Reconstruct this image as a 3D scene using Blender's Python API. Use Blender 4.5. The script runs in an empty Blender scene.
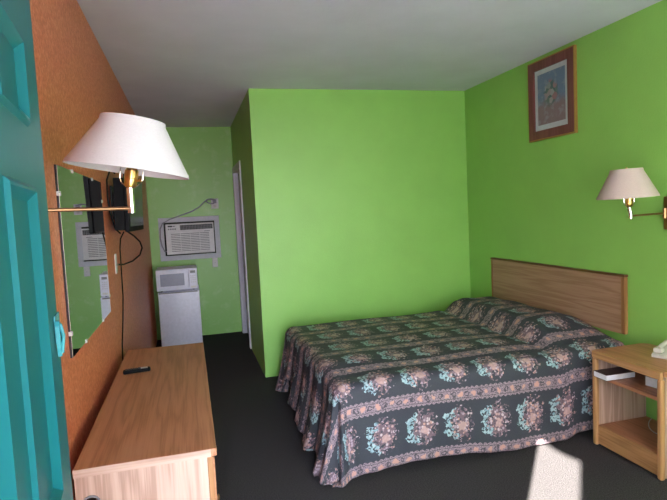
import bpy, bmesh, math, random
from mathutils import Vector, Matrix
random.seed(7)
SC = bpy.context.scene
COL = SC.collection
PI = math.pi

# ---------------------------------------------------------------- camera
YAW, PITCH, ROLL, FPX = 0.26095, -0.0737, -0.04885, 538.0
fw = Vector((math.sin(YAW)*math.cos(PITCH), math.cos(YAW)*math.cos(PITCH), math.sin(PITCH)))
r0 = Vector((math.cos(YAW), -math.sin(YAW), 0)); u0 = r0.cross(fw)
rt = math.cos(ROLL)*r0 + math.sin(ROLL)*u0
up = -math.sin(ROLL)*r0 + math.cos(ROLL)*u0
cam = bpy.data.cameras.new('camera'); cam.sensor_fit = 'HORIZONTAL'; cam.sensor_width = 36
cam.lens = 36*FPX/667; cam.clip_start = 0.01
co = bpy.data.objects.new('camera', cam); COL.objects.link(co)
M = Matrix((rt, up, -fw)).transposed().to_4x4(); M.translation = (0, 0, 1.55)
co.matrix_world = M; SC.camera = co

# ---------------------------------------------------------------- light
SC.view_settings.view_transform = 'Standard'; SC.view_settings.look = 'None'
SC.view_settings.gamma = 1.0; SC.view_settings.use_curve_mapping = False
SC.view_settings.exposure = 2.38
SC.cycles.use_denoising = True
SC.cycles.diffuse_bounces = 10; SC.cycles.max_bounces = 14
SC.cycles.sample_clamp_indirect = 12
SC.cycles.caustics_reflective = False; SC.cycles.caustics_refractive = False

W = bpy.data.worlds.new('sky'); SC.world = W; W.use_nodes = True
nt = W.node_tree; nt.nodes.clear()
wo = nt.nodes.new('ShaderNodeOutputWorld'); bg = nt.nodes.new('ShaderNodeBackground')
tc = nt.nodes.new('ShaderNodeTexCoord'); sx = nt.nodes.new('ShaderNodeSeparateXYZ'); rp = nt.nodes.new('ShaderNodeValToRGB')
ma = nt.nodes.new('ShaderNodeMath'); ma.operation = 'MULTIPLY_ADD'; ma.inputs[1].default_value = .5; ma.inputs[2].default_value = .5
nt.links.new(tc.outputs['Generated'], sx.inputs[0]); nt.links.new(sx.outputs['Z'], ma.inputs[0]); nt.links.new(ma.outputs[0], rp.inputs[0])
e = rp.color_ramp.elements
e[0].position = 0.0; e[0].color = (1.05, 1.0, 1.10, 1)          # sunlit paving below the horizon
e[1].position = 1.0; e[1].color = (.50, .66, 1.0, 1)
for pos, c in ((.46, (.95, .90, 1.0)), (.51, (.95, 1.0, 1.1)), (.65, (.75, .88, 1.1))):
    k = e.new(pos); k.color = (*c, 1)
# haze brightens the sky on the sun's side
dt = nt.nodes.new('ShaderNodeVectorMath'); dt.operation = 'DOT_PRODUCT'; dt.inputs[1].default_value = (-.30, -.94, .14)
mxm = nt.nodes.new('ShaderNodeMath'); mxm.operation = 'MAXIMUM'; mxm.inputs[1].default_value = 0
pwm = nt.nodes.new('ShaderNodeMath'); pwm.operation = 'POWER'; pwm.inputs[1].default_value = 6.0
mam = nt.nodes.new('ShaderNodeMath'); mam.operation = 'MULTIPLY_ADD'; mam.inputs[1].default_value = 7.0; mam.inputs[2].default_value = .50
nt.links.new(tc.outputs['Generated'], dt.inputs[0]); nt.links.new(dt.outputs['Value'], mxm.inputs[0]); nt.links.new(mxm.outputs[0], pwm.inputs[0])
nt.links.new(pwm.outputs[0], mam.inputs[0]); nt.links.new(mam.outputs[0], bg.inputs['Strength'])
nt.links.new(rp.outputs[0], bg.inputs['Color']); nt.links.new(bg.outputs[0], wo.inputs[0])

SUN_AZ = Vector((.84, 1.0, 0)).normalized(); SUN_TAN = .572
sl = bpy.data.lights.new('sun', 'SUN'); sl.energy = 22.0; sl.angle = .009; sl.color = (1, .95, .88)
so = bpy.data.objects.new('sun', sl); COL.objects.link(so); so.location = (-3, -4, 4)
sd = Vector((SUN_AZ.x, SUN_AZ.y, -SUN_TAN)).normalized()
so.rotation_euler = sd.to_track_quat('-Z', 'Y').to_euler()
pl = bpy.data.lights.new('doorway_portal', 'AREA'); pl.shape = 'RECTANGLE'; pl.size = .835; pl.size_y = 2.04
pl.cycles.is_portal = True
po = bpy.data.objects.new('doorway_portal', pl); COL.objects.link(po); po.location = (.2025, .18, 1.02)
po.rotation_euler = Vector((0, 1, 0)).to_track_quat('-Z', 'Z').to_euler()

pw = bpy.data.lights.new('added_window_portal', 'AREA'); pw.shape = 'RECTANGLE'; pw.size = 1.56; pw.size_y = 1.26  # sampling portal for the added window
pw.cycles.is_portal = True
pwo = bpy.data.objects.new('added_window_portal', pw); COL.objects.link(pwo); pwo.location = (1.75, .175, 1.50)
pwo.rotation_euler = po.rotation_euler

# ---------------------------------------------------------------- mesh helpers
class MB:
    def __init__(s): s.bm = bmesh.new()
    def _new(s, f):
        a = set(s.bm.verts); f(); return [v for v in s.bm.verts if v not in a]
    def box(s, a, b, bev=0.0, seg=2):
        lo = [min(p, q) for p, q in zip(a, b)]; hi = [max(p, q) for p, q in zip(a, b)]
        r = bmesh.ops.create_cube(s.bm, size=1.0); vs = r['verts']
        for v in vs:
            v.co = Vector([(lo[i]+hi[i])/2 + v.co[i]*(hi[i]-lo[i]) for i in range(3)])
        if bev > 0:
            es = list({e for v in vs for e in v.link_edges})
            bmesh.ops.bevel(s.bm, geom=es, offset=bev, segments=seg, profile=.5, affect='EDGES')
        return s
    def tube(s, pts, r, n=10, cap=True):
        pts = [Vector(p) for p in pts]; rs = r if isinstance(r, (list, tuple)) else [r]*len(pts)
        rings = []; prev = None
        for i, p in enumerate(pts):
            t = (pts[min(i+1, len(pts)-1)] - pts[max(i-1, 0)]).normalized()
            if prev is None:
                ref = Vector((0, 0, 1)) if abs(t.z) < .9 else Vector((1, 0, 0))
                x = t.cross(ref).normalized()
            else:
                x = (prev - t*prev.dot(t)).normalized()
            prev = x; y = t.cross(x)
            rings.append([s.bm.verts.new(p + (x*math.cos(2*PI*k/n) + y*math.sin(2*PI*k/n))*rs[i]) for k in range(n)])
        for a, b in zip(rings, rings[1:]):
            for k in range(n): s.bm.faces.new((a[k], a[(k+1) % n], b[(k+1) % n], b[k]))
        if cap: s.bm.faces.new(rings[0][::-1]); s.bm.faces.new(rings[-1])
        return s
    def lathe(s, prof, axis0, axis, n=48, close=False):
        """prof: list of (radius, height along axis)"""
        a = Vector(axis).normalized(); o = Vector(axis0)
        ref = Vector((1, 0, 0)) if abs(a.x) < .8 else Vector((0, 1, 0))
        x = (ref - a*ref.dot(a)).normalized(); y = a.cross(x); rings = []
        for r, h in prof:
            rings.append([s.bm.verts.new(o + a*h + (x*math.cos(2*PI*k/n) + y*math.sin(2*PI*k/n))*max(r, 1e-5)) for k in range(n)])
        pr = list(zip(rings, rings[1:])) + ([(rings[-1], rings[0])] if close else [])
        for p, q in pr:
            for k in range(n): s.bm.faces.new((p[k], p[(k+1) % n], q[(k+1) % n], q[k]))
        return s
    def prism(s, poly, d0, d1, axis):
        """poly in the two remaining axes (order x,y,z without axis)"""
        ids = [i for i in range(3) if i != axis]
        def mk(d):
            out = []
            for p in poly:
                c = [0, 0, 0]; c[ids[0]] = p[0]; c[ids[1]] = p[1]; c[axis] = d; out.append(s.bm.verts.new(c))
            return out
        A, B = mk(d0), mk(d1); n = len(A)
        s.bm.faces.new(A); s.bm.faces.new(B[::-1])
        for k in range(n): s.bm.faces.new((A[k], B[k], B[(k+1) % n], A[(k+1) % n]))
        return s
    def xf(s, m):
        bmesh.ops.transform(s.bm, matrix=m, verts=s.bm.verts); return s
    def build(s, name, mat, parent=None, smooth=False, mats=None):
        bmesh.ops.recalc_face_normals(s.bm, faces=s.bm.faces)
        if parent is not None:
            off = Vector(); q = parent
            while q is not None: off += q.location; q = q.parent
            for v in s.bm.verts: v.co -= off
        me = bpy.data.meshes.new(name); s.bm.to_mesh(me); s.bm.free()
        o = bpy.data.objects.new(name, me); COL.objects.link(o)
        me.materials.append(mat)
        if smooth:
            for p in me.polygons: p.use_smooth = True
            try:
                me.set_sharp_from_angle(angle=math.radians(35))
            except Exception: pass
        if parent is not None: o.parent = parent
        return o

def tag(o, label, cat, group=None, kind=None):
    o['label'] = label; o['category'] = cat
    if group: o['group'] = group
    if kind: o['kind'] = kind
    return o
def thing(name, label, cat, loc, group=None, kind=None):
    o = bpy.data.objects.new(name, None); COL.objects.link(o); o.location = loc
    o.empty_display_size = .05
    return tag(o, label, cat, group, kind)
def struct(o, label, cat): return tag(o, label, cat, None, 'structure')

# ---------------------------------------------------------------- material helpers
class NT:
    def __init__(s, name):
        s.m = bpy.data.materials.new(name); s.m.use_nodes = True; s.t = s.m.node_tree
        s.b = s.t.nodes['Principled BSDF']
    def n(s, t, **kw):
        x = s.t.nodes.new(t)
        for k, v in kw.items(): setattr(x, k, v)
        return x
    def set(s, sock, v):
        if hasattr(v, 'is_linked') or isinstance(v, bpy.types.NodeSocket): s.t.links.new(v, sock)
        elif isinstance(v, (tuple, list)) and len(v) == 3 and sock.type == 'RGBA': sock.default_value = (*v, 1)
        else: sock.default_value = v
    def math(s, op, a, b=0.0, c=0.0, clamp=False):
        x = s.n('ShaderNodeMath', operation=op, use_clamp=clamp)
        for i, v in enumerate((a, b, c)): s.set(x.inputs[i], v)
        return x.outputs[0]
    def step(s, v, lo, hi):
        x = s.n('ShaderNodeMapRange', interpolation_type='SMOOTHSTEP')
        s.set(x.inputs['Value'], v); x.inputs['From Min'].default_value = lo; x.inputs['From Max'].default_value = hi
        return x.outputs[0]
    def mix(s, f, a, b, mode='MIX'):
        x = s.n('ShaderNodeMix', data_type='RGBA', blend_type=mode)
        s.set(x.inputs[0], f); s.set(x.inputs[6], a); s.set(x.inputs[7], b); return x.outputs[2]
    def coord(s, kind='Object', scale=(1, 1, 1), rot=(0, 0, 0), loc=(0, 0, 0)):
        c = s.n('ShaderNodeTexCoord'); mp = s.n('ShaderNodeMapping')
        mp.inputs['Scale'].default_value = scale; mp.inputs['Rotation'].default_value = rot; mp.inputs['Location'].default_value = loc
        s.t.links.new(c.outputs[kind], mp.inputs[0]); return mp.outputs[0]
    def noise(s, vec, scale, detail=3, rough=.55, out='Fac'):
        x = s.n('ShaderNodeTexNoise'); s.set(x.inputs['Vector'], vec)
        x.inputs['Scale'].default_value = scale; x.inputs['Detail'].default_value = detail; x.inputs['Roughness'].default_value = rough
        return x.outputs[out]
    def ramp(s, f, stops):
        x = s.n('ShaderNodeValToRGB'); s.set(x.inputs[0], f); el = x.color_ramp.elements
        while len(el) > 1: el.remove(el[-1])
        el[0].position = stops[0][0]; el[0].color = (*stops[0][1], 1)
        for p, c in stops[1:]:
            k = el.new(p); k.color = (*c, 1)
        return x.outputs[0]
    def bump(s, h, strength=.2, dist=.01):
        x = s.n('ShaderNodeBump'); x.inputs['Strength'].default_value = strength; x.inputs['Distance'].default_value = dist
        s.set(x.inputs['Height'], h); s.t.links.new(x.outputs[0], s.b.inputs['Normal'])
    def fin(s, col=None, rough=.5, metal=0.0, spec=.5):
        if col is not None: s.set(s.b.inputs['Base Color'], col)
        s.set(s.b.inputs['Roughness'], rough); s.b.inputs['Metallic'].default_value = metal
        s.b.inputs['Specular IOR Level'].default_value = spec
        return s.m

def paint(name, c, var=.06, rough=.5, bscale=130, bstr=.25, spec=.4, blot=2.5):
    t = NT(name); v = t.coord()
    n1 = t.noise(v, blot, 4); n2 = t.noise(v, bscale, 2)
    lo = tuple(x*(1-var) for x in c); hi = tuple(min(1, x*(1+var)) for x in c)
    t.bump(n2, bstr, .004)
    return t.fin(t.ramp(n1, [(.3, lo), (.7, hi)]), rough, 0, spec)
def plain(name, c, rough=.5, metal=0.0, spec=.5, var=.04):
    t = NT(name); n1 = t.noise(t.coord(), 30, 2)
    lo = tuple(x*(1-var) for x in c); hi = tuple(min(1, x*(1+var)) for x in c)
    return t.fin(t.ramp(n1, [(.35, lo), (.65, hi)]), rough, metal, spec)
def wood(name, dark, mid, light, axis, rough=.4, scale=1.0, spec=.4):
    t = NT(name); sc = [9*scale]*3; sc[axis] = .55*scale
    v = t.coord(scale=tuple(sc))
    n1 = t.noise(v, 1.1, 2, .5)
    rings = t.math('FRACT', t.math('MULTIPLY', n1, 7.0))
    rings = t.math('ABSOLUTE', t.math('SUBTRACT', rings, .5))
    sc2 = [160*scale]*3; sc2[axis] = 4*scale
    fine = t.noise(t.coord(scale=tuple(sc2)), 1.0, 3)
    f = t.math('ADD', t.math('MULTIPLY', rings, 1.0), t.math('MULTIPLY', t.math('SUBTRACT', fine, .5), 1.1))
    return t.fin(t.ramp(f, [(.0, dark), (.28, mid), (.6, light)]), rough, 0, spec)

GREEN = (.27, .545, .115)
m_green = paint('lime_green_paint', GREEN, .05, .42, 110, .35)
# alcove paint: same green with patchy pale blotches
t = NT('patchy_green_paint'); v = t.coord()
pn = t.step(t.noise(v, 6, 5, .65), .50, .72)
t.bump(t.noise(v, 110, 2), .3, .004)
m_green2 = t.fin(t.mix(t.math('MULTIPLY', pn, .45), GREEN, (.46, .65, .28)), .38)
t = NT('orange_textured_paint'); v = t.coord()
n1 = t.noise(v, 60, 4, .7); n2 = t.noise(v, 3, 3)
c1 = t.ramp(n1, [(.32, (.50, .11, .045)), (.52, (.72, .20, .090)), (.70, (.84, .36, .21))])
c1 = t.mix(t.math('MULTIPLY', n2, .22), c1, (.52, .14, .05))
t.bump(n1, .35, .004); m_orange = t.fin(c1, .42)
m_ceil = paint('white_ceiling_paint', (.63, .63, .735), .05, .8, 60, .35, .2)
t = NT('charcoal_carpet'); v = t.coord()
n1 = t.noise(v, 150, 3, .75); n2 = t.noise(v, 2.2, 3)
cc = t.ramp(n1, [(.3, (.018, .0165, .017)), (.7, (.098, .090, .091))])
t.bump(n1, .8, .01); m_carpet = t.fin(t.mix(t.math('MULTIPLY', n2, .3), cc, (.050, .045, .046)), .95, 0, .1)
m_teal = paint('teal_door_paint', (.003, .108, .122), .05, .42, 40, .04, .3)
m_teal2 = paint('teal_painted_metal', (.03, .22, .24), .05, .25, 40, .04, .6)
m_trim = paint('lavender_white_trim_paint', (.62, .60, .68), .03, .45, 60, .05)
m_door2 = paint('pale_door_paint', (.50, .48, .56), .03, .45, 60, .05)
m_stucco = paint('pale_stucco', (.6, .57, .5), .06, .9, 60, .4)
m_concrete = paint('concrete', (.52, .50, .52), .1, .9, 60, .4)
OAKD, OAKM, OAKL = (.33, .135, .060), (.43, .185, .092), (.47, .215, .112)
m_oak_y = wood('oak_laminate_along_room', OAKD, OAKM, OAKL, 1, .38)
m_oak_x = wood('oak_laminate_across_room', OAKD, OAKM, OAKL, 0, .38)
PKD, PKM, PKL = (.40, .25, .185), (.52, .345, .265), (.56, .385, .305)
m_oak_end = wood('pale_oak_laminate_upright', PKD, PKM, PKL, 2, .45)
m_oak_edge = wood('pale_oak_edge', PKD, PKM, PKL, 0, .45)
m_oak_z = wood('oak_laminate_upright', OAKD, OAKM, OAKL, 2, .45)
m_hb = wood('headboard_oak_laminate', (.31, .17, .10), (.38, .215, .135), (.42, .245, .16), 1, .5, .9)
m_hbedge = wood('headboard_oak_edge', (.22, .09, .03), (.32, .15, .055), (.38, .19, .08), 2, .4)
m_edge_y = wood('bright_oak_edge_along_room', (.36, .18, .07), (.47, .245, .10), (.52, .28, .12), 1, .4)
m_edge_z = wood('bright_oak_edge_upright', (.36, .18, .07), (.47, .245, .10), (.52, .28, .12), 2, .4)
m_hbcap = wood('headboard_dark_cap', (.10, .04, .015), (.14, .06, .022), (.18, .08, .03), 1, .4)
m_black = plain('black_plastic', (.012, .012, .014), .35)
m_blackm = plain('black_rubber', (.004, .004, .005), .6, 0, .15)
m_screen = plain('dark_glass_screen', (.010, .012, .012), .14, 0, .3)
m_white = plain('white_enamel', (.70, .70, .82), .35)
m_whitep = plain('white_plastic', (.62, .60, .58), .45)
m_beige = plain('ivory_plastic', (.52, .49, .43), .5)
m_acwhite = plain('air_conditioner_ivory_plastic', (.72, .70, .71), .5)
m_acframe = plain('air_conditioner_surround_paint', (.58, .58, .63), .55)
m_grey = plain('grey_plastic', (.20, .20, .21), .5)
m_dark = plain('dark_void', (.02, .02, .02), .8)
m_mwglass = plain('microwave_window_glass', (.30, .31, .40), .2)
m_chrome = plain('chrome', (.75, .74, .72), .18, 1.0)
m_brass = plain('brass', (.62, .38, .13), .28, 1.0)
m_bronze = plain('dull_brass', (.42, .24, .12), .35, 1.0)
m_cord = plain('grey_cord', (.28, .27, .30), .6)
m_wcord = plain('pale_cord', (.6, .62, .62), .5)
t = NT('linen_lampshade'); v = t.coord()
ln = t.noise(t.coord(scale=(1, 1, 7)), 140, 2)
t.bump(ln, .15, .002)
m_shade = t.fin(t.ramp(ln, [(.3, (.50, .475, .47)), (.7, (.57, .54, .535))]), .85, 0, .15)
t.b.inputs['Transmission Weight'].default_value = 0.0
t2 = NT('linen_lampshade_beige'); ln = t2.noise(t2.coord(scale=(1, 1, 7)), 140, 2)
m_shade2 = t2.fin(t2.ramp(ln, [(.3, (.44, .35, .31)), (.7, (.51, .41, .37))]), .85, 0, .15)
t = NT('mirror_silver'); m_mirror = t.fin((.86, .90, .88), .015, 1.0)
t = NT('added_sheer_diffuser'); t.t.nodes.remove(t.b)  # translucent cloth added to spread sunlight into the room
om = [n for n in t.t.nodes if n.type == 'OUTPUT_MATERIAL'][0]
ta = t.n('ShaderNodeBsdfTranslucent'); ta.inputs[0].default_value = (.46, .46, .47, 1)
db = t.n('ShaderNodeBsdfDiffuse'); db.inputs[0].default_value = (.85, .85, .86, 1)
mx = t.n('ShaderNodeMixShader'); mx.inputs[0].default_value = .22
t.t.links.new(ta.outputs[0], mx.inputs[1]); t.t.links.new(db.outputs[0], mx.inputs[2]); t.t.links.new(mx.outputs[0], om.inputs[0])
m_sheer = t.m
m_mirback = plain('dark_mirror_edge', (.02, .012, .012), .5)
m_frame = wood('picture_frame_mahogany', (.13, .036, .036), (.16, .048, .048), (.19, .062, .060), 2, .5)
m_gold = plain('picture_frame_gold_edge', (.36, .20, .05), .45, .3)
m_mat = plain('picture_mat_card', (.48, .52, .56), .8)
m_bookc = plain('dark_maroon_book_cover', (.045, .02, .022), .5)
m_pages = plain('white_book_pages', (.78, .78, .80), .8)
m_bookc2 = plain('tan_book_cover', (.45, .38, .30), .6)
m_mattress = plain('mattress_ticking', (.5, .5, .48), .9)
m_boxspring = plain('box_spring_cloth', (.05, .05, .055), .9)
m_steel = plain('dark_steel', (.05, .05, .055), .45, .8)

# picture print: blue ground, flower spots, pinkish lower field
t = NT('floral_print_paper'); c = t.n('ShaderNodeTexCoord'); sp = t.n('ShaderNodeSeparateXYZ')
t.t.links.new(c.outputs['Generated'], sp.inputs[0]); gy, gz = sp.outputs['Y'], sp.outputs['Z']
nz = t.noise(c.outputs['Object'], 22, 4, .6)
base = t.mix(t.step(t.math('ADD', gz, t.math('MULTIPLY', nz, .3)), .45, .7), (.22, .15, .17), (.13, .19, .30))
base = t.mix(t.math('MULTIPLY', t.step(nz, .5, .65), .45), base, (.30, .31, .36))
dy = t.math('SUBTRACT', gy, .5); dz = t.math('SUBTRACT', gz, .58)
rr = t.math('SQRT', t.math('ADD', t.math('MULTIPLY', dy, dy), t.math('MULTIPLY', dz, dz)))
vo = t.n('ShaderNodeTexVoronoi'); t.t.links.new(c.outputs['Object'], vo.inputs['Vector']); vo.inputs['Scale'].default_value = 26
sv = t.n('ShaderNodeSeparateColor'); t.t.links.new(vo.outputs['Color'], sv.inputs[0])
fl = t.ramp(sv.outputs[0], [(.0, (.05, .10, .08)), (.4, (.07, .13, .09)), (.45, (.33, .09, .10)), (.7, (.35, .36, .36)), (.85, (.10, .16, .11))])
msk = t.step(t.math('ADD', rr, t.math('MULTIPLY', nz, .25)), .42, .30)
m_print = t.fin(t.mix(t.math('MULTIPLY', msk, .8), base, fl), .6)

# bedspread: rows of posies between patterned bands, in metres of cloth
def bedspread_mat():
    t = NT('floral_bedspread_cloth'); c = t.n('ShaderNodeTexCoord'); sp = t.n('ShaderNodeSeparateXYZ')
    UV = c.outputs['UV']
    nA = t.n('ShaderNodeTexNoise'); t.t.links.new(UV, nA.inputs['Vector']); nA.inputs['Scale'].default_value = 30; nA.inputs['Detail'].default_value = 3
    vm = t.n('ShaderNodeVectorMath', operation='MULTIPLY_ADD'); t.t.links.new(nA.outputs['Color'], vm.inputs[0])
    vm.inputs[1].default_value = (.055, .055, 0); vm.inputs[2].default_value = (-.0275, -.0275, 0)
    va = t.n('ShaderNodeVectorMath', operation='ADD'); t.t.links.new(UV, va.inputs[0]); t.t.links.new(vm.outputs[0], va.inputs[1])
    P = .35; S = .245
    sp0 = t.n('ShaderNodeSeparateXYZ'); t.t.links.new(UV, sp0.inputs[0]); u, vv = sp0.outputs[0], sp0.outputs[1]
    t.t.links.new(va.outputs[0], sp.inputs[0]); ud, vd = sp.outputs[0], sp.outputs[1]
    def wrap(x, per, off):
        q = t.math('DIVIDE', t.math('ADD', x, off), per); f = t.math('SUBTRACT', q, t.math('ROUND', q)); return t.math('MULTIPLY', f, per)
    vb = wrap(vv, P, .545)                       # 0 at band centre
    vbd = wrap(vd, P, .545)
    vf = wrap(vd, P, .545 + P/2)                 # 0 at posy row centre
    uf = wrap(ud, S, .06)
    base = (.026, .031, .042)
    # posy
    def dist(ax, ay, sx_, sy_):
        a = t.math('DIVIDE', t.math('SUBTRACT', uf, ax), sx_); b = t.math('DIVIDE', t.math('SUBTRACT', vf, ay), sy_)
        return t.math('SQRT', t.math('ADD', t.math('MULTIPLY', a, a), t.math('MULTIPLY', b, b)))
    vo = t.n('ShaderNodeTexVoronoi'); t.t.links.new(UV, vo.inputs['Vector']); vo.inputs['Scale'].default_value = 62
    sv = t.n('ShaderNodeSeparateColor'); t.t.links.new(vo.outputs['Color'], sv.inputs[0])
    petals = t.ramp(sv.outputs[0], [(.0, (.52, .31, .29)), (.20, (.58, .31, .25)), (.34, (.40, .29, .34)), (.56, (.60, .46, .47)), (.76, (.27, .18, .21)), (.90, (.06, .05, .07))])
    petals.node.color_ramp.interpolation = 'CONSTANT'
    petals = t.mix(t.step(vo.outputs['Distance'], .38, .62), petals, (.16, .10, .12))
    inner = dist(.026, 0, .062, .086)
    jag = t.math('MULTIPLY', t.math('SUBTRACT', t.noise(UV, 44, 1), .5), 1.9)
    m1 = t.step(t.math('ADD', inner, jag), .98, .90)
    rosen = dist(.030, -.022, .026, .026)
    sprigs = t.math('MULTIPLY', t.step(dist(.030, 0, .088, .125), 1.0, .93), t.step(t.noise(UV, 46, 2), .555, .575))
    m1 = t.math('MAXIMUM', m1, sprigs)
    lobes = [t.step(dist(-.055, .048, .036, .026), 1.02, .9), t.step(dist(-.062, 0, .020, .040), 1.02, .9), t.step(dist(-.050, -.052, .042, .028), 1.02, .9), t.step(dist(-.022, .070, .018, .024), 1.0, .9), t.step(dist(-.018, -.078, .020, .02), 1.0, .9)]
    m2 = lobes[0]
    for q in lobes[1:]: m2 = t.math('MAXIMUM', m2, q)
    m2 = t.math('MULTIPLY', m2, t.step(t.noise(UV, 62, 2), .42, .50))
    blue = t.ramp(sv.outputs[1], [(.0, (.20, .33, .37)), (.5, (.31, .46, .49)), (.9, (.42, .56, .58))])
    col = t.mix(m2, base, blue)
    col = t.mix(m1, col, petals)
    col = t.mix(t.math('MULTIPLY', t.step(rosen, 1.0, .9), .75), col, (.56, .35, .31))
    # band
    ab = t.math('ABSOLUTE', vb)
    scal = t.math('ABSOLUTE', t.math('SINE', t.math('MULTIPLY', u, PI/.032)))
    half = t.math('MULTIPLY_ADD', scal, .010, .034)
    mb = t.step(t.math('SUBTRACT', half, ab), -.001, .002)
    bn = t.noise(UV, 150, 2)
    bandc = t.ramp(bn, [(.38, (.055, .045, .06)), (.47, (.25, .18, .21)), (.64, (.42, .30, .32))])
    ub = wrap(u, .088, 0)
    def bd(off, r_):
        a = wrap(ud, .088, off); return t.math('SQRT', t.math('ADD', t.math('MULTIPLY', a, a), t.math('MULTIPLY', vbd, vbd)))
    peach = t.step(bd(0, 0), .017, .013)
    rg = bd(.044, 0); ring = t.math('MULTIPLY', t.step(rg, .018, .015), t.step(rg, .007, .010))
    lines = t.math('MULTIPLY', t.step(ab, .0225, .0235), t.step(ab, .0275, .0265))
    bandc = t.mix(t.math('MULTIPLY', lines, .75), bandc, (.045, .04, .05))
    bandc = t.mix(t.math('MULTIPLY', ring, .85), bandc, (.03, .03, .04))
    bandc = t.mix(peach, bandc, (.58, .30, .235))
    col = t.mix(mb, col, bandc)
    weave = t.noise(UV, 420, 2)
    col = t.mix(.18, col, t.ramp(weave, [(.3, (.0, .0, .0)), (.7, (.16, .15, .16))]))
    quilt = t.noise(UV, 16, 2)
    t.bump(quilt, .35, .02)
    t.b.inputs['Sheen Weight'].default_value = .0
    return t.fin(col, .62, 0, .35)
m_spread = bedspread_mat()

# ================================================================ room shell
XL, XR, XC, YG, YB, H = -.478, 2.797, .613, 5.016, 7.171, 2.694
YF = .22
struct(MB().box((XL-.12, .18, -.10), (XR+.12, YB+.12, 0)).build('floor', m_carpet), 'charcoal carpet floor of the room', 'floor')
struct(MB().box((XL-.12, .18, H), (XR+.12, YB+.12, H+.1)).build('ceiling', m_ceil), 'plain white ceiling above the bed and alcove', 'ceiling')
struct(MB().box((XL-.12, .18, 0), (XL, YB+.12, H)).build('wall_left', m_orange), 'orange textured wall with the mirror on it', 'wall')
struct(MB().box((XR, .18, 0), (XR+.12, YB+.12, H)).build('wall_right', m_green), 'lime green wall behind the headboard', 'wall')
struct(MB().box((XC, YG, 0), (XR, YG+.10, H)).build('wall_back', m_green), 'lime green wall along the far side of the bed', 'wall')
DY0, DY1, DZ = 6.24, 7.05, 2.09
w = MB().box((XC, YG+.10, 0), (XC+.10, DY0, H)).box((XC, DY1, 0), (XC+.10, YB, H)).box((XC, DY0, DZ), (XC+.10, DY1, H))
struct(w.build('wall_passage', m_green), 'shaded green side wall of the alcove with a white-trimmed doorway', 'wall')
struct(MB().box((XL, YB, 0), (XR, YB+.12, H)).build('wall_alcove', m_green2), 'patchy green wall behind the air conditioner and fridge', 'wall')
OX0, OX1, OZ = -.215, .62, 2.03
WX0, WX1, WZ0, WZ1 = .97, 2.53, .87, 2.13  # window added out of view to bring more daylight inside
w = MB().box((XL, .18, 0), (OX0, .24, H)).box((OX1, .18, 0), (WX0, .24, H)).box((OX0, .18, OZ), (OX1, .24, H))
w.box((WX1, .18, 0), (XR, .24, H)).box((WX0, .18, 0), (WX1, .24, WZ0)).box((WX0, .18, WZ1), (WX1, .24, H))
struct(w.build('wall_front', m_green), 'front wall with the open entrance doorway and added curtained window', 'wall')
w = MB().box((WX0, .19, WZ0), (WX1, .23, WZ0+.04)).box((WX0, .19, WZ1-.04), (WX1, .23, WZ1)).box((WX0, .19, WZ0+.04), (WX0+.04, .23, WZ1-.04)).box((WX1-.04, .19, WZ0+.04), (WX1, .23, WZ1-.04)).box((1.735, .19, WZ0+.04), (1.765, .23, WZ1-.04))
struct(w.build('added_window', m_trim), 'added white framed front window, out of view, letting in extra daylight', 'window')
cu = MB(); N_ = 160; rows = []  # unseen sheer added to turn direct sun into soft fill
for z in (WZ0-.08, WZ1+.06):
    rows.append([cu.bm.verts.new((WX0-.06+(WX1-WX0+.12)*k/N_, .275+.014*math.sin(k*.75), z)) for k in range(N_+1)])
for k in range(N_): cu.bm.faces.new((rows[0][k], rows[0][k+1], rows[1][k+1], rows[1][k]))
cu = cu.build('added_curtain', m_sheer, None, True)
tag(cu, 'added sheer white drape over the unseen window, diffusing the sun', 'added_curtain', None, 'structure')

# bathroom doorway
w = MB().box((XC-.016, DY0-.07, 0), (XC, DY0+.01, DZ+.07), .004).box((XC-.016, DY1-.01, 0), (XC, DY1+.07, DZ+.07), .004).box((XC-.016, DY0+.01, DZ-.01), (XC, DY1-.01, DZ+.07), .004)
w.box((XC, DY0, 0), (XC+.10, DY0+.012, DZ)).box((XC, DY1-.012, 0), (XC+.10, DY1, DZ)).box((XC, DY0+.012, DZ-.012), (XC+.10, DY1-.012, DZ))
struct(w.build('trim_1', m_trim), 'pale lavender casing around the bathroom door', 'door casing')
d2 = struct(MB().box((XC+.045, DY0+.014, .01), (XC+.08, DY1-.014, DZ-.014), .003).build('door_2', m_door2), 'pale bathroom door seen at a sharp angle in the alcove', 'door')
k = MB().lathe([(.0, -.062), (.022, -.058), (.027, -.045), (.02, -.030), (.010, -.024), (.010, -.006), (.028, -.004), (.028, 0)], (XC+.045, DY0+.09, .95), (1, 0, 0), 20)
k.build('door_knob', m_chrome, d2, True)

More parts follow.
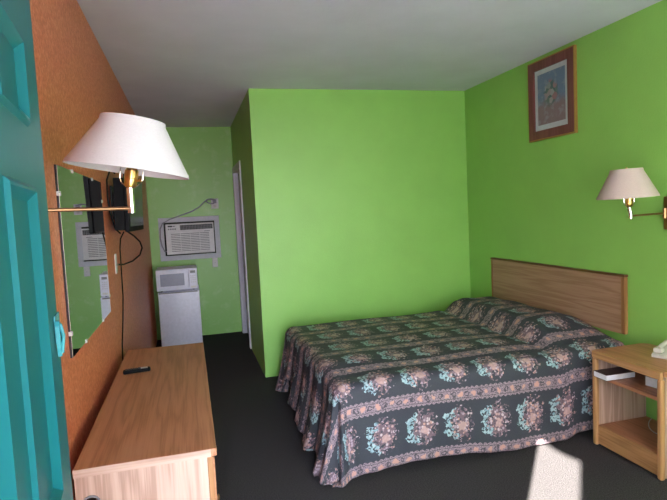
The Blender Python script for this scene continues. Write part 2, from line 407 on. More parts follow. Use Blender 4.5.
# entrance door leaf: plane x = -a - b*y
A_, B_ = .134, .097
hinge = Vector((-A_-B_*.300, .300, 0)); dirv = Vector((-B_, 1, 0)).normalized(); nrm = Vector((1, B_, 0)).normalized()
DW, DH, DT = .746, 2.022, .042
def dmat():   # local (s along door from hinge, n out of face toward the room, z)
    m = Matrix.Identity(4)
    for i in range(3): m[i][0] = dirv[i]; m[i][1] = nrm[i]; m[i][2] = (0, 0, 1)[i]; m[i][3] = hinge[i]
    return m
panels = []
for (s0, s1) in ((.122, .307), (.401, .609)):
    for (z0, z1) in ((.22, 1.00), (1.125, 1.609), (1.696, 1.828)):
        panels.append((s0, s1, z0, z1))
def leaf():
    mb = MB(); bm = mb.bm
    xs = sorted({0, DW, .122, .307, .401, .609}); zs = sorted({.008, DH, .22, 1.00, 1.125, 1.609, 1.696, 1.828})
    for side in (1, -1):
        y = 0 if side == 1 else -DT
        g = {(i, j): bm.verts.new((x, y, z)) for i, x in enumerate(xs) for j, z in enumerate(zs)}
        for i in range(len(xs)-1):
            for j in range(len(zs)-1):
                q = (xs[i], xs[i+1], zs[j], zs[j+1])
                if q in panels:
                    # raised-panel moulding: bead up, slope in, raised field
                    prof = [(0, 0), (.006, .006), (.010, .006), (.024, -.006)]
                    prev = [g[(i, j)], g[(i+1, j)], g[(i+1, j+1)], g[(i, j+1)]]
                    for ins, dep in prof[1:]:
                        if ins > (q[3]-q[2])/2 - .004: break
                        cur = [bm.verts.new((a, y + side*dep, b)) for a, b in ((q[0]+ins, q[2]+ins), (q[1]-ins, q[2]+ins), (q[1]-ins, q[3]-ins), (q[0]+ins, q[3]-ins))]
                        for k in range(4): bm.faces.new((prev[k], prev[(k+1) % 4], cur[(k+1) % 4], cur[k]))
                        prev = cur
                    bm.faces.new(prev)
                else:
                    bm.faces.new((g[(i, j)], g[(i+1, j)], g[(i+1, j+1)], g[(i, j+1)]))
    for a, b in (((0, .008), (DW, .008)), ((DW, .008), (DW, DH)), ((DW, DH), (0, DH)), ((0, DH), (0, .008))):
        bm.faces.new([bm.verts.new(p) for p in ((a[0], 0, a[1]), (b[0], 0, b[1]), (b[0], -DT, b[1]), (a[0], -DT, a[1]))])
    bmesh.ops.remove_doubles(bm, verts=bm.verts, dist=1e-5)
    return mb
door = thing('door_1', 'open teal six-panel entrance door at the left edge', 'door', tuple(hinge), None, 'structure')
leaf().xf(dmat()).build('door_leaf', m_teal, door)
g = MB()
g.box((DW-.050, .0, 1.366), (DW+.004, .003, 1.414), .001)                   # plate at the edge
g.prism([(DW-.060, 1.398), (DW-.055, 1.406), (DW-.047, 1.406), (DW-.036, 1.394), (DW-.033, 1.376), (DW-.042, 1.360), (DW-.047, 1.345), (DW-.052, 1.345), (DW-.057, 1.360)], .0028, .009, 1)
g.tube([(DW-.047, .009, 1.40), (DW-.047, .013, 1.38), (DW-.047, .009, 1.35)], .003, 8)
g.xf(dmat() @ Matrix.Translation((0, 0, -.02))).build('door_guard', m_teal2, door)
g = MB().prism([(DW-.024, 1.383), (DW-.009, 1.396), (DW-.006, 1.392), (DW-.021, 1.378)], .0032, .006, 1)
g.xf(dmat() @ Matrix.Translation((0, 0, -.02))).build('guard_slot', m_chrome, door)
for z in (.25, 1.02, 1.80):
    g = MB().tube([(-.004, .006, z-.045), (-.004, .006, z+.045)], .006, 10); g.xf(dmat()).build('hinge', m_teal, door)
g = MB().lathe([(.030, 0), (.030, .006), (.011, .010), (.011, .028), (.024, .036), (.029, .052), (.022, .064), (0, .068)], (DW-.065, 0, .93), (0, 1, 0), 24)
g.xf(dmat()).build('door_knob', m_bronze, door, True)

# outside the doorway: walkway, and an added flared column that trims the sun patch
struct(MB().box((-3, -1.3, -.12), (4, .18, -.005)).build('ground', m_concrete), 'concrete walkway outside the entrance', 'ground')
PX, PY = -.606, -.969
col = MB().lathe([(0, 0), (.23, 0), (.23, .08), (.20, .12), (.20, 2.64), (.46, 2.82), (.46, 3.1), (0, 3.1)], (PX, PY, -.005), (0, 0, 1), 32)
tag(col.build('added_shade_column', m_stucco, None, True), 'added pale stucco column, out of view, shading part of the doorway sun', 'column', None, 'structure')

# ================================================================ bed
BX0, BX1, BY0, BY1, BZ = .805, 2.735, 2.94, 4.43, .590
R = .07
bed = thing('bed', 'low bed frame and mattress hidden under the floral bedspread', 'bed', (1.78, 3.685, 0))
MB().box((.86, 2.955, .34), (2.72, 4.42, .540), .05, 3).build('mattress', m_mattress, bed, True)
MB().box((.87, 2.965, .14), (2.72, 4.41, .338), .02).build('box_spring', m_boxspring, bed)
MB().box((.88, 2.98, .105), (2.72, 3.02, .139)).box((.88, 4.36, .105), (2.72, 4.40, .139)).box((.88, 3.021, .105), (.92, 4.359, .139)).box((2.68, 3.021, .105), (2.72, 4.359, .139)).build('bed_frame', m_steel, bed)
for x in (.93, 2.64):
    for y in (3.02, 4.33):
        MB().lathe([(0, 0), (.022, 0), (.022, .03), (.016, .035), (.016, .105), (0, .105)], (x, y, 0), (0, 0, 1), 16).build('leg', m_steel, bed, True)

def sstep(a, b, x):
    q = min(1, max(0, (x-a)/(b-a))); return q*q*(3-2*q)
def spread():
    D = .565; bm = bmesh.new(); uvl = bm.loops.layers.uv.new('cloth')
    L, Wd = BX1-BX0, BY1-BY0; step = .0165
    ns = int((L+D)/step); nt_ = int((Wd+2*D)/step)
    grid = {}; uv = {}
    for i in range(ns+1):
        s = -D + (L+D)*i/ns
        for j in range(nt_+1):
            tt = -D + (Wd+2*D)*j/nt_
            du = max(0, -s); dn = max(0, -tt); df = max(0, tt-Wd); dv = dn if dn > 0 else df
            sg = -1 if dn > 0 else 1
            bx = BX0 + max(0, s); by = BY0 + min(max(0, tt), Wd)
            # pillow swell under the cloth
            px = sstep(2.21, 2.34, bx) * (1 - .35*sstep(2.60, 2.74, bx))
            py = sstep(2.90, 3.45, by) * (1-.6*sstep(4.30, 4.50, by))
            mid = 1 - .0*math.exp(-((by-3.72)/.10)**2)
            crease = -.014*math.exp(-((bx-2.20)/.03)**2) * sstep(2.95, 3.2, by)
            zt = BZ + .112*px*(.22+.78*py)*mid + crease
            zt += .004*math.sin(7.1*bx+2.3*by) + .004*math.sin(11*by-4*bx) + .003*math.sin(23*bx+17*by)*px
            zt -= .028*(1-sstep(2.94, 3.25, by)) + .006*(1-sstep(.84, 1.1, bx))
            d = (du**4 + dv**4)**.25
            if d <= 0: p = (bx, by, zt)
            else:
                n = math.hypot(du, dv); ex, ey = -du/n, sg*dv/n
                phi = math.atan2(dv, du)            # 0 foot side, pi/2 long side
                cn = math.sin(2*phi) if du > 0 and dv > 0 else 0
                # hem shaping
                if du > 0 and dv == 0:
                    f = (tt/Wd)
                    hem = 1.03 - .34*math.exp(-((f-.80)/.13)**2) - .12*math.exp(-((f-.52)/.16)**2) - .13*math.exp(-((f-.10)/.06)**2)
                elif dv > 0 and du == 0:
                    hem = 1 - .035*math.sin(s*3.0+.5) - .02*sstep(1.3, 1.75, s) + .015*math.sin(8*s)
                else:
                    hem = 1.0 + .06*cn
                dd = d*hem; arc = R*PI/2
                if dd < arc:
                    th = dd/R; out = R*math.sin(th); dn_ = R*(1-math.cos(th))
                else:
                    out = R + .07*(dd-arc); dn_ = R + (dd-arc)
                fr = min(1, dd/D)
                # folds
                if du > 0 and dv == 0:
                    out += fr*(.018*math.sin(tt*21+.6) + .008*math.sin(tt*47)) + .075*fr*fr
                elif dv > 0 and du == 0:
                    ed = math.exp(-s/.22)
                    out += fr*(.005*math.sin(s*13+1) + .004*math.sin(s*31)) + fr*ed*.016*math.sin(s*38+2.0)
                    if sg < 0: out -= .03*fr*sstep(1.35, 1.60, s)
                else:
                    out += fr*(.034*math.sin(phi*8.0-1.2)*cn + .020*cn) + .075*fr*fr*math.cos(phi)**6
                z = zt - dn_
                if z < .014:
                    out += (.014-z)*.55; z = .014 + .004*math.sin(40*tt+31*s)**2
                bulge = 0
                p = (bx+ex*out, by+ey*out, z)
            grid[i, j] = bm.verts.new(p); uv[grid[i, j]] = (s, tt)
    for i in range(ns):
        for j in range(nt_):
            f = bm.faces.new((grid[i, j], grid[i+1, j], grid[i+1, j+1], grid[i, j+1]))
            for l in f.loops: l[uvl].uv = uv[l.vert]
    me = bpy.data.meshes.new('bedspread'); bm.to_mesh(me); bm.free()
    for p in me.polygons: p.use_smooth = True
    me.materials.append(m_spread)
    o = bpy.data.objects.new('bedspread', me); COL.objects.link(o)
    md = o.modifiers.new('thick', 'SOLIDIFY'); md.thickness = .006; md.offset = -1
    return o
tag(spread(), 'dark floral quilted bedspread with mauve bands draped over the bed and pillows', 'bedspread')

# headboard on the wall
hb = thing('headboard', 'wide oak headboard fixed on the green wall above the pillows', 'headboard', (XR-.02, 3.72, .625))
MB().box((2.768, 2.958, .625), (XR-.001, 4.532, 1.012)).build('board', m_hb, hb)
MB().box((2.764, 2.924, .625), (XR-.001, 2.957, 1.012), .006).build('edge_post', m_hbedge, hb)
MB().box((2.764, 4.533, .625), (XR-.001, 4.556, 1.012), .006).build('edge_post', m_hbedge, hb)
MB().box((2.762, 2.921, 1.0125), (XR-.001, 4.559, 1.028), .004).build('cap_strip', m_hbcap, hb)

# ================================================================ nightstand
NX0, NX1, NY0, NY1, NZ = 2.375, 2.792, 2.268, 2.782, .602
ns_ = thing('nightstand', 'oak open-shelf nightstand beside the bed against the right wall', 'nightstand', ((NX0+NX1)/2, (NY0+NY1)/2, 0))
def rounded(x0, y0, x1, y1, r, n=6):
    P = []
    for cx, cy, a0, rr in ((x1-r[0], y1-r[0], 0, r[0]), (x0+r[1], y1-r[1], PI/2, r[1]), (x0+r[2], y0+r[2], PI, r[2]), (x1-r[3], y0+r[3], 1.5*PI, r[3])):
        for k in range(n+1):
            a = a0 + PI/2*k/n; P.append((cx+rr*math.cos(a), cy+rr*math.sin(a)))
    return P
tb = MB().prism(rounded(NX0+.022, NY0, NX1, NY1, (.05, .002, .002, .05)), NZ-.028, NZ, 2)
tb.build('top', m_oak_y, ns_)
MB().box((NX0, NY0, NZ-.046), (NX0+.0215, NY1, NZ), .008, 3).build('top_edge', m_edge_y, ns_)
MB().box((NX0+.034, NY1-.022, 0.01), (NX1-.02, NY1-.002, NZ-.0285)).build('side_panel', m_oak_end, ns_)
MB().box((NX0+.034, NY0+.002, 0.01), (NX1-.02, NY0+.022, NZ-.0285)).build('side_panel', m_oak_end, ns_)
for y0, y1 in ((NY0, NY0+.032), (NY1-.032, NY1)):
    MB().box((NX0+.002, y0, 0), (NX0+.0335, y1, NZ-.0465), .010, 3).build('front_post', m_edge_z, ns_)
MB().box((NX0+.034, NY0+.0225, .425), (NX1-.02, NY1-.0225, .445)).build('shelf', m_oak_y, ns_)
MB().box((NX0+.034, NY0+.0225, .108), (NX1-.02, NY1-.0225, .126)).build('bottom_shelf', m_oak_y, ns_)
MB().box((NX0+.016, NY0+.0325, .012), (NX0+.0335, NY1-.0325, .130), .002).build('kick_board', m_edge_y, ns_)

# book on its shelf, thin dark cover, white pages facing the room
def book(name, label, c, size, rz, mc, mp):
    L_, W_, T_ = size
    th = thing(name, label, 'book', c); m = Matrix.Translation(c) @ Matrix.Rotation(rz, 4, 'Z')
    q = MB().box((-L_/2, -W_/2, T_-.002), (L_/2, W_/2, T_)).box((-L_/2, -W_/2, 0), (L_/2, W_/2, .002)).box((-L_/2, W_/2-.003, .002), (L_/2, W_/2, T_-.002))
    q.xf(m).build('cover', mc, th)
    MB().box((-L_/2+.001, -W_/2+.001, .0022), (L_/2-.001, W_/2-.0035, T_-.0022)).xf(m).build('pages', mp, th)
book('book', 'closed book with dark cover and white pages sticking out of the nightstand shelf', (2.466, 2.694, .4455), (.205, .112, .036), -.03, m_bookc, m_pages)
book('book', 'tan book half hidden behind the near post on the nightstand shelf', (2.60, 2.415, .4455), (.16, .20, .055), .15, m_bookc2, m_pages)

# telephone on top
ph = thing('telephone', 'ivory desk telephone on top of the nightstand', 'telephone', (2.70, 2.46, NZ))
pm = Matrix.Translation((2.70, 2.46, NZ)) @ Matrix.Rotation(.35, 4, 'Z')
q = MB().prism([(-.10, 0), (.10, 0), (.10, .052), (.06, .050), (-.09, .022), (-.10, .014)], -.10, .10, 1).xf(pm); q.build('base', m_beige, ph)
hs = MB().tube([(-.065, .072, .046), (-.04, .075, .056), (0, .075, .064), (.04, .075, .068), (.07, .072, .066)], [.014, .013, .012, .013, .014], 12)
hs.box((-.09, .05, .026), (-.045, .098, .054), .008).box((.045, .05, .051), (.09, .098, .074), .008).xf(pm); hs.build('handset', m_beige, ph, True)
for i in range(3):
    for j in range(4):
        MB().box((-.055+.024*j, -.07+.028*i, .034+.0085*j), (-.040+.024*j, -.052+.028*i, .042+.0085*j), .002).xf(pm).build('key', m_grey, ph)
cd = [(2.705, 2.26+.0, .0)]
pts = []
for k in range(25):
    a = k/24; pts.append((2.765-.155*math.sin(a*PI)**.8, 2.33+.38*a, .1295))
MB().tube(pts, .0028, 6).build('line_cord', m_wcord, ph, True)

# ================================================================ dresser
DX0, DX1, DYa, DYb, DTOP = -.424, .036, 1.902, 3.575, .732
dr = thing('dresser', 'long low oak dresser along the orange wall', 'dresser', ((DX0+DX1)/2, (DYa+DYb)/2, 0))
MB().box((DX0, DYa, DTOP-.028), (DX1+.008, DYb, DTOP), .003).build('top', m_oak_y, dr)
MB().box((DX0, DYa-.0025, DTOP-.028), (DX1-.012, DYa-.0002, DTOP-.0005)).build('top_edge', m_oak_edge, dr)
hole = (-.375, .606)
def end_panel():
    bm = MB(); n = 24; y0, y1 = DYa+.002, DYa+.022
    x0, x1, z0, z1 = DX0+.002, DX1-.026, .0, DTOP-.0285
    # panel with a round hole: ring of quads from circle to rectangle border
    for y in (y0, y1):
        ci = []; ro = []
        for k in range(n):
            a = 2*PI*k/n; c, s_ = math.cos(a), math.sin(a)
            ci.append(bm.bm.verts.new((hole[0]+.026*c, y, hole[1]+.026*s_)))
            h = .045/max(abs(c), abs(s_)); ro.append(bm.bm.verts.new((hole[0]+h*c, y, hole[1]+h*s_)))
        for k in range(n): bm.bm.faces.new((ci[k], ci[(k+1) % n], ro[(k+1) % n], ro[k]))
        hx0, hx1, hz0, hz1 = hole[0]-.045, hole[0]+.045, hole[1]-.045, hole[1]+.045
        for a, b, c, d in ((x0, z0, x1, hz0), (x0, hz1, x1, z1), (x0, hz0, hx0, hz1), (hx1, hz0, x1, hz1)):
            bm.bm.faces.new([bm.bm.verts.new(p) for p in ((a, y, b), (c, y, b), (c, y, d), (a, y, d))])
    for k in range(n):
        p = []
        for y, kk in ((y0, k), (y0, k+1), (y1, k+1), (y1, k)):
            a = 2*PI*kk/n; p.append(bm.bm.verts.new((hole[0]+.026*math.cos(a), y, hole[1]+.026*math.sin(a))))
        bm.bm.faces.new(p)
    for a, b in (((x0, z0), (x1, z0)), ((x1, z0), (x1, z1)), ((x1, z1), (x0, z1)), ((x0, z1), (x0, z0))):
        bm.bm.faces.new([bm.bm.verts.new(p) for p in ((a[0], y0, a[1]), (b[0], y0, b[1]), (b[0], y1, b[1]), (a[0], y1, a[1]))])
    return bm
end_panel().build('side_panel', m_oak_end, dr)
MB().lathe([(.026, -.002), (.031, -.004), (.031, 0), (.0255, .0), (.0255, .02), (.0235, .02), (.0235, -.002)], (hole[0], DYa+.0018, hole[1]), (0, 1, 0), 24, True).build('cable_grommet', m_grey, dr, True)
MB().box((DX0+.002, DYb-.022, 0), (DX1-.026, DYb-.002, DTOP-.0285)).build('side_panel', m_oak_end, dr)
MB().box((DX0+.002, DYa+.0225, .06), (DX0+.012, DYb-.0225, DTOP-.0285)).build('back_panel', m_oak_z, dr)
MB().box((DX0+.03, DYa+.0225, .05), (DX1-.06, DYb-.0225, .066)).build('bottom_panel', m_oak_y, dr)
MB().box((DX1-.05, DYa+.0225, 0), (DX1-.034, DYb-.0225, .049)).build('plinth', m_oak_y, dr)
MB().box((DX1-.0255, DYa+.002, 0), (DX1-.006, DYa+.020, DTOP-.0285), .003).build('front_edge', m_hbedge, dr)
ncol = 3; wcol = (DYb-.022-(DYa+.022))/ncol
for i in range(ncol):
    for j in range(3):
        y0 = DYa+.022 + i*wcol; z0 = .07 + j*.208
        dw = MB().box((DX1-.020, y0+.006, z0), (DX1, y0+wcol-.006, z0+.203), .003).build('drawer', m_oak_y, dr)
        for yy in (y0+wcol*.5,):
            MB().lathe([(.006, 0), (.006, .006), (.012, .008), (.013, .012), (.009, .015), (0, .016)], (DX1, yy, z0+.12), (1, 0, 0), 14).build('knob', m_bronze, dw, True)

# remote control on the dresser
rc = thing('remote_control', 'small black remote control lying on the dresser', 'remote control', (-.315, 3.035, DTOP))
rm = Matrix.Translation((-.318, 3.03, DTOP)) @ Matrix.Rotation(.10, 4, 'Z')
MB().box((-.070, -.022, .0005), (.070, .022, .020), .008, 3).xf(rm).build('body', m_blackm, rc, True)
for i in range(6):
    for j in range(3):
        MB().box((-.058+.013*i, -.014+.011*j, .0195), (-.050+.013*i, -.007+.011*j, .0225), .001).xf(rm).build('button', m_black, rc)
MB().box((.020, -.012, .0196), (.056, .014, .0212), .0006).xf(rm).build('label_plate', m_whitep, rc)

# ================================================================ mirror
mr = thing('wall_mirror', 'large frameless mirror on the orange wall reflecting the air conditioner', 'mirror', (XL, 2.775, 1.025))
MB().box((XL+.001, 2.265, 1.025), (XL+.007, 3.340, 1.775)).build('backing', m_mirback, mr)
MB().box((XL+.0075, 2.270, 1.0255), (XL+.011, 3.3395, 1.7745), .0012).build('mirror_glass', m_mirror, mr)
for y, z, v in ((2.272, 1.12, 0), (2.272, 1.665, 0), (2.55, 1.028, 1), (3.05, 1.028, 1), (2.55, 1.772, 1), (3.05, 1.772, 1), (3.336, 1.12, 0), (3.336, 1.665, 0)):
    a, b = (.008, .009) if v == 0 else (.009, .008)
    MB().box((XL+.0005, y-a, z-b), (XL+.015, y+a, z+b), .002).build('clip', m_whitep, mr)

# ================================================================ lamps
def wall_lamp(label, base, tip_top, rb, rt_, wall_x, side, shade_mat, y0, sl_):
    """base: shade bottom centre; tip_top: shade top centre; side: +1 arm runs to +x wall, -1 to -x wall"""
    base = Vector(base); top = Vector(tip_top); ax = (top-base).normalized(); hgt = (top-base).length
    foot = Vector(y0)                                     # joint where arm meets the stem
    mount = Vector((wall_x, foot.y - (.10 if side < 0 else 0), foot.z + .004))
    L = thing('swing_arm_wall_lamp', label, 'lamp', tuple(mount))
    # wall plate and tube down the wall
    s = side
    xa, xb = sorted((wall_x, wall_x - s*.018))
    MB().box((xa, mount.y-.030, mount.z-.10), (xb, mount.y+.030, mount.z+.10), .004).build('wall_plate', m_bronze, L)
    q = Vector((wall_x - s*.040, mount.y, mount.z))
    MB().tube([q+Vector((0, 0, -.03)), q+Vector((0, 0, .03))], .011, 14).tube([Vector((wall_x-s*.018, mount.y, mount.z)), q], .008, 10).build('pivot', m_bronze, L, True)
    MB().tube([q, foot], .0062, 12).build('arm', m_bronze, L, True)
    st = foot + Vector((0, 0, -.016))
    dirn = (base + ax*.01 - foot).normalized()
    e0 = foot + dirn*sl_
    stem = MB().tube([st, foot+Vector((0, 0, .012)), e0], [.0125, .0125, .0125], 16)
    stem.build('stem', m_chrome, L, True)
    so_ = e0
    k = MB().lathe([(0, 0), (.015, 0), (.021, .012), (.021, .030), (.0225, .032), (.0225, .058), (.019, .060), (.017, .068), (0, .068)], so_, ax, 24).build('socket', m_brass, L, True)
    nub = so_ + ax*.02
    MB().tube([nub, nub+Vector((.022*s*-1, -.012, .002)), nub+Vector((.034*s*-1, -.02, .003))], [.003, .003, .005], 8).build('switch_key', m_brass, k, True)
    MB().lathe([(.013, .066), (.016, .080), (.028, .105), (.030, .122), (.022, .142), (0, .150)], so_, ax, 20).build('bulb', m_whitep, L, True)
    # harp: U from socket up around the bulb
    lat = Vector((1, 0, 0)); lat = (lat - ax*lat.dot(ax)).normalized()
    hp = []
    hb_ = so_ + ax*.010
    top_h = (top - hb_).length - .012
    for kx, hz in ((0, -.006), (.5, -.004), (.85, .006), (1, .022), (1, .05), (1.02, top_h*.5), (.9, top_h*.75), (.5, top_h*.95), (0, top_h)):
        hp.append((kx*.036, hz))
    left = [hb_ - lat*a + ax*b for a, b in hp]; right = [hb_ + lat*a + ax*b for a, b in hp][::-1]
    MB().tube(left+right[1:-1]+[left[0]], .0020, 6, False).build('harp', m_chrome, L, True)
    for sg in (-1, 1):
        c0 = hb_ + lat*(sg*.036) + ax*.018
        MB().tube([c0, c0+ax*.022], .0042, 8).build('harp_ferrule', m_chrome, L, True)
    th = .0022
    prof = [(rb, 0), (rb, .006), (rt_, hgt-.004), (rt_, hgt), (rt_-th, hgt), (rt_-th, hgt-.004), (rb-th, .006), (rb-th, 0)]
    sh = MB().lathe(prof, base, ax, 72, True).build('lamp_shade', shade_mat, L, True)
    tr = MB().lathe([(rb-.001, -.002), (rb+.0022, -.002), (rb-.002, .012), (rb-.005, .012)], base, ax, 72, True)
    tr.lathe([(rt_-.001, hgt+.002), (rt_+.0022, hgt+.002), (rt_+.004, hgt-.010), (rt_, hgt-.010)], base, ax, 72, True)
    tr.build('shade_trim', shade_mat, sh, True)
    sp_ = MB()
    for k2 in range(3):
        a = 2*PI*k2/3+.4; lt2 = ax.cross(lat)
        sp_.tube([top-ax*.012, top-ax*.012+(lat*math.cos(a)+lt2*math.sin(a))*(rt_-.003)], .0017, 6)
    sp_.lathe([(0, -.014), (.010, -.014), (.010, -.006), (.005, -.002), (.006, .010), (0, .014)], top, ax, 14)
    sp_.build('spider', m_brass, sh, True)
    # seam down the shade
    return L
wall_lamp('large white-shaded swing-arm lamp, tilted, hanging out over the dresser from the orange wall', (-.183, 1.95, 1.717), (-.155, 1.948, 1.884), .198, .102, XL, -1, m_shade, (-.182, 1.95, 1.590), .070)
wall_lamp('beige-shaded swing-arm lamp on the green wall above the nightstand', (2.486, 2.60, 1.541), (2.480, 2.60, 1.704), .163, .084, XR, 1, m_shade2, (2.508, 2.60, 1.432), .053)

# ================================================================ picture
pc = thing('framed_picture', 'framed floral print high on the right green wall', 'picture', (XR, 3.66, 2.04))
y0, y1, z0, z1 = 3.385, 3.925, 2.035, 2.652
def frame(mb, y0, y1, z0, z1, w_, xa, xb):
    mb.box((xa, y0, z0), (xb, y1, z0+w_)).box((xa, y0, z1-w_), (xb, y1, z1)).box((xa, y0, z0+w_), (xb, y0+w_, z1-w_)).box((xa, y1-w_, z0+w_), (xb, y1, z1-w_)); return mb
frame(MB(), y0+.004, y1-.004, z0+.004, z1-.004, .066, XR-.026, XR-.001).build('frame', m_frame, pc)
frame(MB(), y0-.006, y1+.006, z0-.006, z1+.006, .0098, XR-.024, XR-.001).build('gold_edge', m_gold, pc)
MB().box((XR-.012, y0+.0705, z0+.0705), (XR-.003, y1-.0705, z1-.0705)).build('mat_board', m_mat, pc)
MB().box((XR-.0145, y0+.108, z0+.112), (XR-.0122, y1-.108, z1-.108)).build('print', m_print, pc)

# ================================================================ television
tv = thing('television', 'flat black television on a wall bracket past the mirror', 'television', (-.36, 3.88, 1.47))
TX, TY0, TY1, TZ0, TZ1 = -.350, 3.55, 4.20, 1.478, 1.842
tm = Matrix.Translation((TX, 3.55, TZ0)) @ Matrix.Rotation(-.05, 4, 'Z') @ Matrix.Rotation(.03, 4, 'Y')
LW, LH = TY1-TY0, TZ1-TZ0
MB().box((-.030, 0, 0), (0, LW, LH), .006).xf(tm).build('bezel', m_blackm, tv)
MB().box((.0003, .022, .032), (.0022, LW-.022, LH-.022)).xf(tm).build('screen', m_screen, tv)
MB().prism([(.01, .01), (LW-.03, .01), (LW-.03, LH-.03), (.01, LH-.03)], -.088, -.0305, 0).xf(tm).build('back_cover', m_blackm, tv)
MB().box((XL, 3.78, 1.56), (XL+.012, 3.98, 1.78), .003).box((XL+.012, 3.84, 1.62), (XL+.034, 3.92, 1.74)).build('wall_bracket', m_black, tv)
MB().tube([(-.42, 3.62, 1.845), (-.44, 3.58, 1.87), (-.46, 3.54, 1.80), (-.462, 3.535, 1.70), (-.455, 3.54, 1.60), (-.44, 3.60, 1.50), (-.42, 3.66, 1.47)], .005, 7).build('cable_bundle', m_blackm, tv, True)
X_ = XL+.007
MB().tube([(-.41, 3.76, 1.475), (-.44, 3.82, 1.43), (X_+.01, 3.93, 1.36), (X_, 4.00, 1.20), (X_, 3.98, 1.02), (X_, 3.88, .88), (X_, 3.745, .74), (X_, 3.70, .60), (X_, 3.66, .32), (X_, 3.66, .012), (X_, 3.75, .008)], .0042, 8).build('power_cord', m_blackm, tv, True)
lp = [(-.39, 3.80, 1.475), (-.37, 3.98, 1.44), (-.350, 4.18, 1.39), (-.345, 4.27, 1.34), (-.36, 4.22, 1.29), (-.40, 4.08, 1.258), (-.445, 3.92, 1.25), (X_+.012, 3.83, 1.258), (X_+.004, 3.80, 1.262)]
MB().tube(lp, .0055, 8).build('antenna_cable', m_blackm, tv, True)
cp = tag(MB().box((XL, 3.745, 1.205), (XL+.007, 3.815, 1.335), .002).build('cable_outlet', m_whitep), 'white cable outlet plate on the orange wall below the television', 'wall plate')
MB().lathe([(.008, .006), (.008, .016), (.005, .018), (0, .018)], (XL, 3.782, 1.262), (1, 0, 0), 12).build('cable_connector', m_chrome, cp, True)

# ================================================================ fridge, microwave
FX0, FX1, FY0, FY1, FZ = -.392, .076, 6.50, 7.02, .700
fr = thing('refrigerator', 'small white refrigerator against the alcove wall', 'refrigerator', ((FX0+FX1)/2, 6.76, 0))
MB().box((FX0, FY0+.045, .03), (FX1, FY1, FZ), .008).build('cabinet', m_white, fr)
MB().box((FX0, FY0, .05), (FX1, FY0+.040, FZ-.004), .010, 3).build('door', m_white, fr, True)
MB().box((FX0+.004, FY0+.0402, .055), (FX1-.004, FY0+.0448, FZ-.01)).build('door_gasket', m_grey, fr)
MB().box((FX0+.01, FY0-.004, FZ-.026), (FX1-.02, FY0-.0002, FZ-.010), .002).build('door_handle', m_grey, fr)
for x in (FX0+.05, FX1-.05):
    for y in (FY0+.09, FY1-.06):
        MB().lathe([(0, 0), (.016, 0), (.016, .03), (0, .03)], (x, y, 0), (0, 0, 1), 12).build('foot', m_black, fr)
mw = thing('microwave_oven', 'white countertop microwave standing on the small refrigerator', 'microwave', (-.165, 6.75, FZ))
MX0, MX1, MY0, MY1, MZ0, MZ1 = -.398, .064, 6.46, 6.84, FZ+.012, FZ+.262
MB().box((MX0, MY0+.022, MZ0), (MX1, MY1, MZ1), .006).build('case', m_white, mw)
MB().box((MX0, MY0, MZ0+.002), (MX1-.100, MY0+.0215, MZ1-.002), .006).build('door', m_white, mw)
MB().box((MX0+.045, MY0-.0022, MZ0+.055), (MX1-.150, MY0-.0002, MZ1-.055), .0008).build('door_window', m_mwglass, mw)
pn_ = MB().box((MX1-.0985, MY0, MZ0+.002), (MX1, MY0+.0215, MZ1-.002), .006).build('control_panel', m_white, mw)
MB().box((MX1-.080, MY0-.0018, MZ1-.060), (MX1-.022, MY0-.0002, MZ1-.030)).build('clock_display', m_grey, pn_)
for i in range(3):
    for j in range(4):
        MB().box((MX1-.080+.021*i, MY0-.0018, MZ1-.100-.024*j), (MX1-.064+.021*i, MY0-.0002, MZ1-.084-.024*j)).build('button', m_acframe, pn_)
MB().box((MX1-.080, MY0-.004, MZ0+.018), (MX1-.022, MY0-.0002, MZ0+.040), .001).build('open_button', m_whitep, pn_)
for x in (MX0+.05, MX1-.05):
    for y in (MY0+.07, MY1-.05):
        MB().lathe([(0, 0), (.012, 0), (.012, .012), (0, .012)], (x, y, FZ), (0, 0, 1), 10).build('foot', m_black, mw)

# ================================================================ air conditioner
ac = thing('air_conditioner', 'through-wall air conditioner unit framed in the alcove wall', 'air conditioner', (.01, YB, 1.01))
Y = YB
f = MB(); X0, X1, Z0, Z1 = -.365, .390, 1.008, 1.556; ww = .062
frame_ = [(X0, X1, Z0, Z0+ww), (X0, X1, Z1-ww, Z1), (X0, X0+ww, Z0+ww, Z1-ww), (X1-ww, X1, Z0+ww, Z1-ww)]
for a, b, c, d in frame_: f.box((a, Y-.030, c), (b, Y-.0005, d), .003)
f.build('surround', m_acframe, ac)
MB().box((X0+ww+.001, Y-.006, Z0+ww+.001), (X1-ww-.001, Y-.0008, Z1-ww-.001)).build('sleeve_gap', m_dark, ac)
AX0, AX1, AZ0, AZ1, AY = -.278, .310, 1.092, 1.474, Y-.150
MB().box((AX0, AY+.012, AZ0), (AX1, Y-.0065, AZ1), .006).build('case', m_acwhite, ac)
gr = MB()
gz0, gz1 = AZ0+.006, AZ1-.098
gr.box((AX0+.006, AY, gz0), (AX1-.006, AY+.0115, gz0+.018), .002).box((AX0+.006, AY, gz1-.012), (AX1-.006, AY+.0115, gz1), .002).box((AX0+.006, AY, gz0+.018), (AX0+.060, AY+.0115, gz1-.012)).box((AX1-.060, AY, gz0+.018), (AX1-.006, AY+.0115, gz1-.012))
MB().box((AX0+.061, AY+.0096, gz0+.019), (AX1-.061, AY+.0115, gz1-.013)).build('grille_backing', m_grey, ac)  # grey backing puts the shade between the slats into colour
n = 12
for i in range(n):
    z = gz0+.024 + (gz1-gz0-.042)*i/(n-1); gr.box((AX0+.060, AY+.001, z-.0062), (AX1-.060, AY+.009, z+.0062))
for k in (.25, .5, .75):
    x = AX0+.06 + (AX1-AX0-.12)*k; gr.box((x-.003, AY, gz0+.018), (x+.003, AY+.010, gz1-.012))
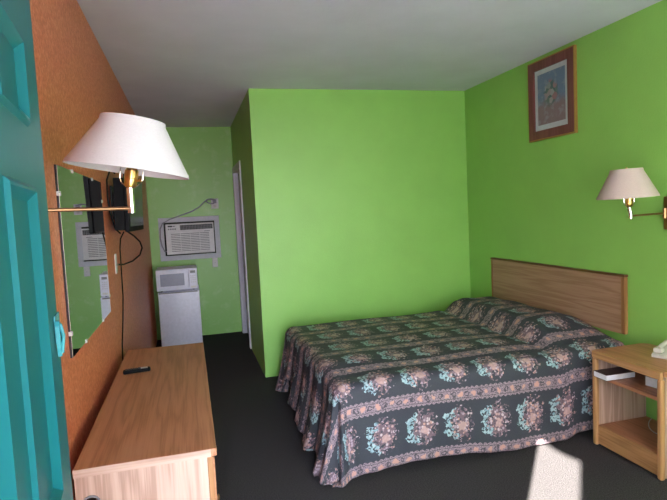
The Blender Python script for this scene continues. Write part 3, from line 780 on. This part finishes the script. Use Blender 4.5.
gr.build('intake_grille', m_acwhite, ac)
MB().box((AX0+.175, AY+.010, AZ1-.078), (AX1-.012, AY+.0118, AZ1-.018)).build('vent_recess', m_dark, ac)
lv = MB()
for i in range(22):
    x = AX0+.182 + (AX1-AX0-.20)*i/21; lv.box((x-.003, AY+.002, AZ1-.076), (x+.003, AY+.0098, AZ1-.020))
for z in (AZ1-.060, AZ1-.040): lv.box((AX0+.176, AY+.001, z-.002), (AX1-.013, AY+.009, z+.002))
lv.build('vent_louvre', m_grey, ac)
cpn = MB().box((AX0+.012, AY+.004, AZ1-.084), (AX0+.165, AY+.0118, AZ1-.012), .002).build('control_panel', m_acwhite, ac)
MB().box((AX0+.030, AY+.001, AZ1-.036), (AX0+.085, AY+.0038, AZ1-.020)).build('display', m_dark, cpn)
MB().box((AX0+.090, AY+.001, AZ1-.034), (AX0+.115, AY+.0038, AZ1-.022)).build('badge', m_grey, cpn)
for i in range(4):
    MB().box((AX0+.030+.026*i, AY+.001, AZ1-.072), (AX0+.048+.026*i, AY+.0038, AZ1-.054), .001).build('button', m_grey, cpn)
MB().box((AX1-.12, AY-.0015, gz1-.011), (AX1-.05, AY-.0002, gz1-.003)).build('maker_plate', m_grey, ac)
yy = Y-.034
cord = [(AX0+.012, Y-.10, 1.13), (AX0-.028, Y-.075, 1.135), (-.335, yy-.012, 1.20), (-.352, yy-.010, 1.31), (-.345, yy-.008, 1.42), (-.31, yy-.006, 1.49), (-.22, yy, 1.535), (-.08, yy+.01, 1.58), (.06, yy+.02, 1.625), (.15, yy+.024, 1.675), (.215, yy+.024, 1.735), (.26, yy+.022, 1.765), (.31, yy+.018, 1.775), (.345, yy+.012, 1.765), (.355, yy+.005, 1.735), (.335, yy+.005, 1.712), (.29, yy+.010, 1.712), (.25, yy+.012, 1.735), (.245, yy+.008, 1.76), (.28, yy+.004, 1.772), (.33, yy+.002, 1.757), (.348, yy+.004, 1.742)]
MB().tube(cord, .0075, 8).build('power_cord', m_cord, ac, True)
wo_ = tag(MB().box((.305, Y-.008, 1.645), (.398, Y-.0005, 1.775), .002).build('wall_outlet', m_whitep), 'white wall outlet with a plug, above the air conditioner', 'outlet')
MB().box((.325, Y-.030, 1.715), (.372, Y-.0085, 1.765), .005).build('plug', m_cord, wo_)
MB().box((.332, Y-.0105, 1.660), (.368, Y-.0085, 1.695), .002).build('socket_face', m_beige, wo_)
sp2 = tag(MB().box((.272, Y-.007, .885), (.342, Y-.0005, 1.005), .002).build('switch_plate', m_whitep), 'small white blank plate under the right corner of the air conditioner', 'wall plate')
MB().box((.303, Y-.0085, .94), (.311, Y-.0072, .948)).build('screw', m_grey, sp2)
